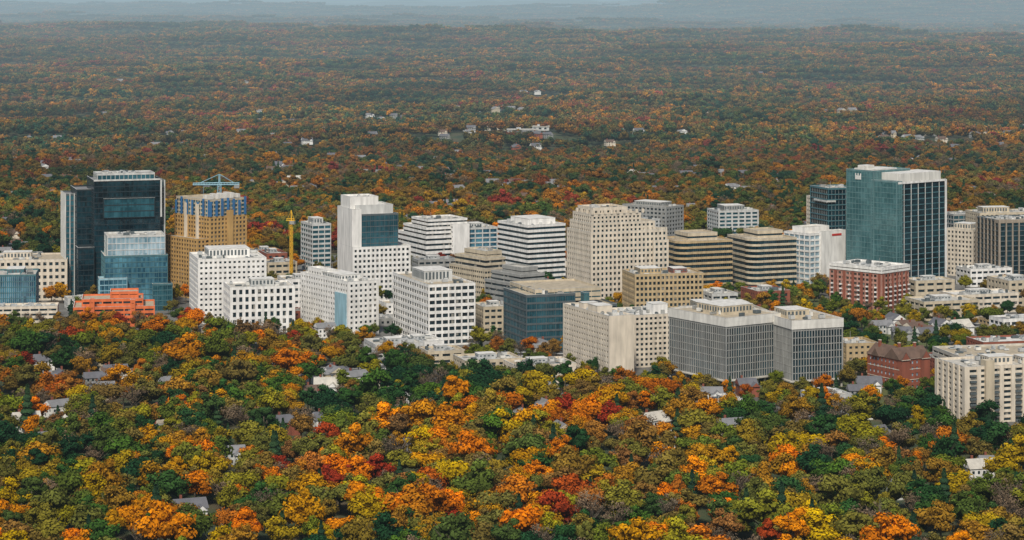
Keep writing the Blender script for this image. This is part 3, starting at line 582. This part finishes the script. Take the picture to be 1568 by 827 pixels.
# ------------------------------------------------------------ near forest placement
sp=12.8
ys=np.arange(900,3300,sp); pts=[]
for y in ys:
    hw=.245*y+20; xs=np.arange(-hw,hw,sp); pts.append(np.stack([xs,np.full(len(xs),y)],1))
P=np.concatenate(pts); P+=rng.uniform(-.5,.5,P.shape)*sp
u,v=784+F*P[:,0]/P[:,1], YH+F*CH/P[:,1]
fr=np.interp(u,FRONT[:,0],FRONT[:,1]); bk=np.interp(u,BACK[:,0],BACK[:,1]); city=(v<fr)&(v>bk)
prob=np.where(city,.42,.98)
prob[city&(u>1085)&(u<1450)&(v>440)&(v<590)]=.88
prob[city&(u>1290)&(v>470)&(v<640)]=.8
prob[city&(u>480)&(u<860)&(v>540)]=.62
prob[city&(v>fr-20)]=.92
keep=rng.uniform(size=len(P))<prob
for (X,Y,ca,sa,L,W) in FOOT:
    dx,dy=P[:,0]-X,P[:,1]-Y; a=dx*ca+dy*sa; b_=-dx*sa+dy*ca
    keep&=~((a>-5.5)&(a<L+5.5)&(b_>-5.5)&(b_<W+5.5))
for (X,Y,vis) in HOUSE:
    dx,dy=P[:,0]-X*P[:,1]/Y,P[:,1]-Y
    keep&=~((np.abs(dx)<(9 if vis else 7.5))&(dy<9)&(dy>-(30 if vis else (16 if Y<2000 else 28))))
P=P[keep]; city=city[keep]; n=len(P)
pw=np.array([.1]*8+[.03]*3+[.022]*2+[.032]*3); idx=rng.choice(len(kinds),n,p=pw/pw.sum())
s=rng.uniform(.72,1.4,n)+.3*(rng.uniform(size=n)<.15); s[city]*=.68
scl=np.stack([s,s,s**.75*rng.uniform(.85,1.15,n)],1)
Z=terr(P[:,0],P[:,1])-.3
c_=np.where(city)[0]; m_=~city
scatter('autumn_forest',np.column_stack([P[m_],Z[m_]]),rng.uniform(0,6.28,m_.sum()),scl[m_],idx[m_],tree_col)
NM={'round':'maple_tree','tall':'poplar_tree','con':'pine_tree','sparse':'bare_oak_tree'}
for i in c_:
    me,k=TREEM[idx[i]]; o=bpy.data.objects.new(NM[k],me); scene.collection.objects.link(o); o.location=(P[i,0],P[i,1],Z[i]); o.scale=scl[i]; o.rotation_euler=(0,0,rng.uniform(0,6.28))
for px,py,s_ in((42,662,1.5),(603,590,1.1),(905,640,.9),(1400,790,1.2),(270,560,1.0)):
    X,Y=G(px,py); o=bpy.data.objects.new('pine_tree',TREEM[11][0]); scene.collection.objects.link(o); o.location=(X,Y,0); o.scale=(s_,s_,s_)
# far patches
pts=[]
y=3300+PS/2
while y<40000:
    f_=float(np.interp(y,[3300,8000,20000,40000],[1.0,1.4,2.0,2.6])); st=PS*f_; hw=.24*y+100; xs=np.arange(-hw,hw,st)+rng.uniform(0,st); pts.append(np.stack([xs,np.full(len(xs),y),np.full(len(xs),f_)],1)); y+=st
Q_=np.concatenate(pts); keep=np.ones(len(Q_),bool)
for (X,Y,vis) in HOUSE:
    if Y>3200: keep&=~((np.abs(Q_[:,0]-X)<26)&(np.abs(Q_[:,1]-Y+30)<34))
for (X,Y,ca,sa,L,W) in FOOT:
    if Y>3200: keep&=~((Q_[:,0]>X-10)&(Q_[:,0]<X+L+10)&(Q_[:,1]>Y-60)&(Q_[:,1]<Y+40))
Q_=Q_[keep]; n=len(Q_)
scatter('distant_autumn_forest',np.column_stack([Q_[:,:2],terr(Q_[:,0],Q_[:,1])-.5]),rng.integers(0,4,n)*math.pi/2,np.stack([Q_[:,2]*1.03]*2+[np.sqrt(Q_[:,2])*rng.uniform(.85,1.25,n)],1),rng.integers(0,8,n),patch_col)
# ------------------------------------------------------------ ground
gm=bpy.data.materials.new('forest_floor'); N,L=nt(gm); b=N['Principled BSDF']; b.inputs['Roughness'].default_value=.95
ge=N.new('ShaderNodeNewGeometry'); n1=N.new('ShaderNodeTexNoise'); n1.inputs['Scale'].default_value=.03; n1.inputs['Detail'].default_value=8; L.new(ge.outputs['Position'],n1.inputs['Vector'])
rp=N.new('ShaderNodeValToRGB'); L.new(n1.outputs[0],rp.inputs[0]); cr=rp.color_ramp
cr.elements[0].position=.35; cr.elements[0].color=(.025,.04,.018,1); cr.elements[1].position=.65; cr.elements[1].color=(.08,.06,.03,1); e=cr.elements.new(.5); e.color=(.045,.06,.02,1)
L.new(rp.outputs[0],b.inputs['Base Color'])
yy=np.concatenate([np.linspace(200,2300,8),np.linspace(2400,12000,200),np.geomspace(12100,170000,170)]); nx=220; V=[];Fc=[]
for j,y in enumerate(yy):
    xs=np.linspace(-.36*y-400,.36*y+400,nx); z=terr(xs,np.full(nx,y)); V+=list(zip(xs.tolist(),[float(y)]*nx,z.tolist()))
for j in range(len(yy)-1):
    for i in range(nx-1): a=j*nx+i; Fc.append((a,a+1,a+nx+1,a+nx))
mkobj('ground',V,Fc,gm)
# city pavement
pv=wallmat('pavement',(.15,.145,.13),.9,.5); pv.node_tree.nodes['Mapping'].inputs['Scale'].default_value=(.05,.05,.05)
poly=[G(x,y) for x,y in FRONT]+[G(x,y) for x,y in BACK[::-1]]
mkobj('city_pavement',[(x,y,.05) for x,y in poly],[tuple(range(len(poly)))],pv)
gr=bpy.data.materials.new('lawn'); N,L=nt(gr); N['Principled BSDF'].inputs['Roughness'].default_value=.95
ns=N.new('ShaderNodeTexNoise'); ns.inputs['Scale'].default_value=.2; ns.inputs['Detail'].default_value=6; g2=N.new('ShaderNodeNewGeometry'); L.new(g2.outputs['Position'],ns.inputs['Vector']); rp=N.new('ShaderNodeValToRGB'); L.new(ns.outputs[0],rp.inputs[0]); rp.color_ramp.elements[0].color=(.03,.06,.015,1); rp.color_ramp.elements[1].color=(.12,.12,.03,1); L.new(rp.outputs[0],N['Principled BSDF'].inputs['Base Color'])
mkobj('park_lawn',[(*G(x,y),.08) for x,y in((1095,590),(1425,638),(1425,485),(1300,470),(1230,450),(1100,450))],[(0,1,2,3,4,5)],gr)
asp=wallmat('asphalt',(.05,.05,.052),.9,.2); kerb=WM('lgray'); wp=WM('white')
def street(px,py,ang,length,w=11):
    X,Y=G(px,py); a=math.radians(ang); e=bpy.data.objects.new('street',None); scene.collection.objects.link(e); e.location=(X,Y,0.02); e.rotation_euler=(0,0,a)
    bf=Buf(); q=lambda x0,x1,y0,y1,z:([(x0,y0,z),(x1,y0,z),(x1,y1,z),(x0,y1,z)],[(0,1,2,3)])
    mkobj('asphalt_carriageway',*q(-length/2,length/2,-w/2,w/2,.1),asp,e)
    for sy in(-1,1): bf.box(('w','lgray'),-length/2,length/2,*sorted((sy*w/2,sy*(w/2+2.2))),.0,.24)
    k=-length/2
    while k<length/2: bf.quads(('w','white'),*q(k,k+3,-.1,.1,.14)); k+=9
    for key,(V_,F_) in bf.d.items(): mkobj('kerbs' if key[1]=='lgray' else 'lane_markings',V_,F_,getmat(key),e)
street(760,545,21,300); street(1300,560,18,180); street(1460,500,18,200); street(1250,640,20,150); street(620,560,21,160); street(1480,450,18,160)
mkobj('parking_lot',[(*G(x,y),.11) for x,y in((1215,640),(1300,640),(1300,602),(1225,602))],[(0,1,2,3)],asp)
# cars
def car_mesh(col):
    bf=Buf()
    prof=[(-2.2,.35),(2.2,.35),(2.25,.75),(1.3,.95),(.6,1.42),(-1.1,1.45),(-1.8,.98),(-2.25,.9)]; n=len(prof)
    vs=[(x,-.9 if z<1.2 else -.7,z) for x,z in prof]+[(x,.9 if z<1.2 else .7,z) for x,z in prof]
    bf.quads(('w',col),vs,[tuple(range(n))[::-1],tuple(range(n,2*n))]+[(i,(i+1)%n,n+(i+1)%n,n+i) for i in range(n)])
    bf.quads(('g','black'),[(1.2,-.75,.99),(.62,-.68,1.4),(.62,.68,1.4),(1.2,.75,.99)],[(0,3,2,1)])
    bf.quads(('g','black'),[(-1.75,-.75,1.02),(-1.15,-.68,1.42),(-1.15,.68,1.42),(-1.75,.75,1.02)],[(0,1,2,3)])
    for s_ in(-1,1): bf.quads(('g','black'),[(1.0,s_*.9,1.0),(-1.5,s_*.9,1.0),(-1.05,s_*.76,1.38),(.55,s_*.76,1.38)],[(0,1,2,3)])
    for x in(-1.4,1.4):
        for y in(-.92,.72):
            m=10; vs=[(x+.34*math.cos(2*math.pi*i/m),yy_,.34+.34*math.sin(2*math.pi*i/m)) for yy_ in(y,y+.2) for i in range(m)]
            bf.quads(('w','dark'),vs,[tuple(range(m)),tuple(range(m,2*m))]+[(i,(i+1)%m,m+(i+1)%m,m+i) for i in range(m)])
    V=[];Fc=[];mi=[];ms=[]
    for key,(v,f) in bf.d.items():
        o=len(V); V+=v; Fc+=[tuple(q+o for q in ff) for ff in f]; mi+=[len(ms)]*len(f); ms.append(getmat(key))
    me=bpy.data.meshes.new('car_mesh'); me.from_pydata(V,[],Fc); [me.materials.append(x) for x in ms]; me.polygons.foreach_set('material_index',mi); me.update(); return me
CM=[car_mesh(c) for c in('white','dgray','steel','red','lgray')]
for r_ in range(4):
    for k in range(9):
        if random.random()<.25: continue
        X,Y=G(1226,636); X+=k*3.0; Y+=r_*13+4
        if infoot(X,Y,3): continue
        o=bpy.data.objects.new('parked_car',random.choice(CM)); scene.collection.objects.link(o); o.location=(X,Y,.13); o.rotation_euler=(0,0,math.pi/2)
for px,py in((760,545),(780,544),(1300,560),(1460,500),(1475,498),(1250,640),(620,560),(1480,450),(1495,449)):
    X,Y=G(px,py); o=bpy.data.objects.new('car',random.choice(CM)); scene.collection.objects.link(o); o.location=(X+2*math.sin(.35),Y-2,.13); o.rotation_euler=(0,0,math.radians(20))
# ------------------------------------------------------------ haze
def haze(name,k,y0,y1):
    hm=bpy.data.materials.new(name+'_air'); hm.use_nodes=True; N=hm.node_tree.nodes; L=hm.node_tree.links; N.clear()
    out=N.new('ShaderNodeOutputMaterial'); ab=N.new('ShaderNodeVolumeAbsorption'); em=N.new('ShaderNodeEmission'); ad=N.new('ShaderNodeAddShader')
    ab.inputs['Color'].default_value=(0,0,0,1); ab.inputs['Density'].default_value=k
    em.inputs['Color'].default_value=(.35,.46,.52,1); em.inputs['Strength'].default_value=k  # haze glows by emission, standing in for scattered daylight
    L.new(ab.outputs[0],ad.inputs[0]); L.new(em.outputs[0],ad.inputs[1]); L.new(ad.outputs[0],out.inputs['Volume'])
    bf=Buf(); bf.box('h',-90000,90000,y0,y1,-500,700); V_,F_=bf.d['h']; mkobj(name,V_,F_,hm)
haze('thin_atmospheric_haze',1/60000,-2000,2600); haze('atmospheric_haze',1/17500,2601,175000)
# ------------------------------------------------------------ light
EL=math.radians(48); sd=Vector((-.15*math.cos(EL),-.99*math.cos(EL),math.sin(EL)))
w=bpy.data.worlds.new('World'); scene.world=w; w.use_nodes=True; N=w.node_tree.nodes; L=w.node_tree.links
bg=N['Background']; sky=N.new('ShaderNodeTexSky'); sky.sky_type='NISHITA'; sky.sun_disc=False; sky.sun_elevation=EL; sky.sun_rotation=math.radians(188.6); sky.air_density=1.0; sky.dust_density=2
L.new(sky.outputs[0],bg.inputs[0]); bg.inputs[1].default_value=.095
sl=bpy.data.lights.new('sun','SUN'); sl.energy=3.8; sl.angle=math.radians(7); sl.color=(1,.94,.85)
so=bpy.data.objects.new('sun',sl); scene.collection.objects.link(so); so.rotation_euler=sd.to_track_quat('Z','Y').to_euler(); so.location=(0,0,800)
cam=bpy.data.cameras.new('camera'); co=bpy.data.objects.new('camera',cam); scene.collection.objects.link(co); scene.camera=co
cam.sensor_width=36; cam.lens=36*F/IW; co.location=(0,0,CH); co.rotation_euler=(math.pi/2,0,0); cam.shift_y=-(IH/2-YH)/IW; cam.clip_start=5; cam.clip_end=300000
scene.view_settings.view_transform='Standard'; scene.view_settings.look='None'; scene.view_settings.exposure=0
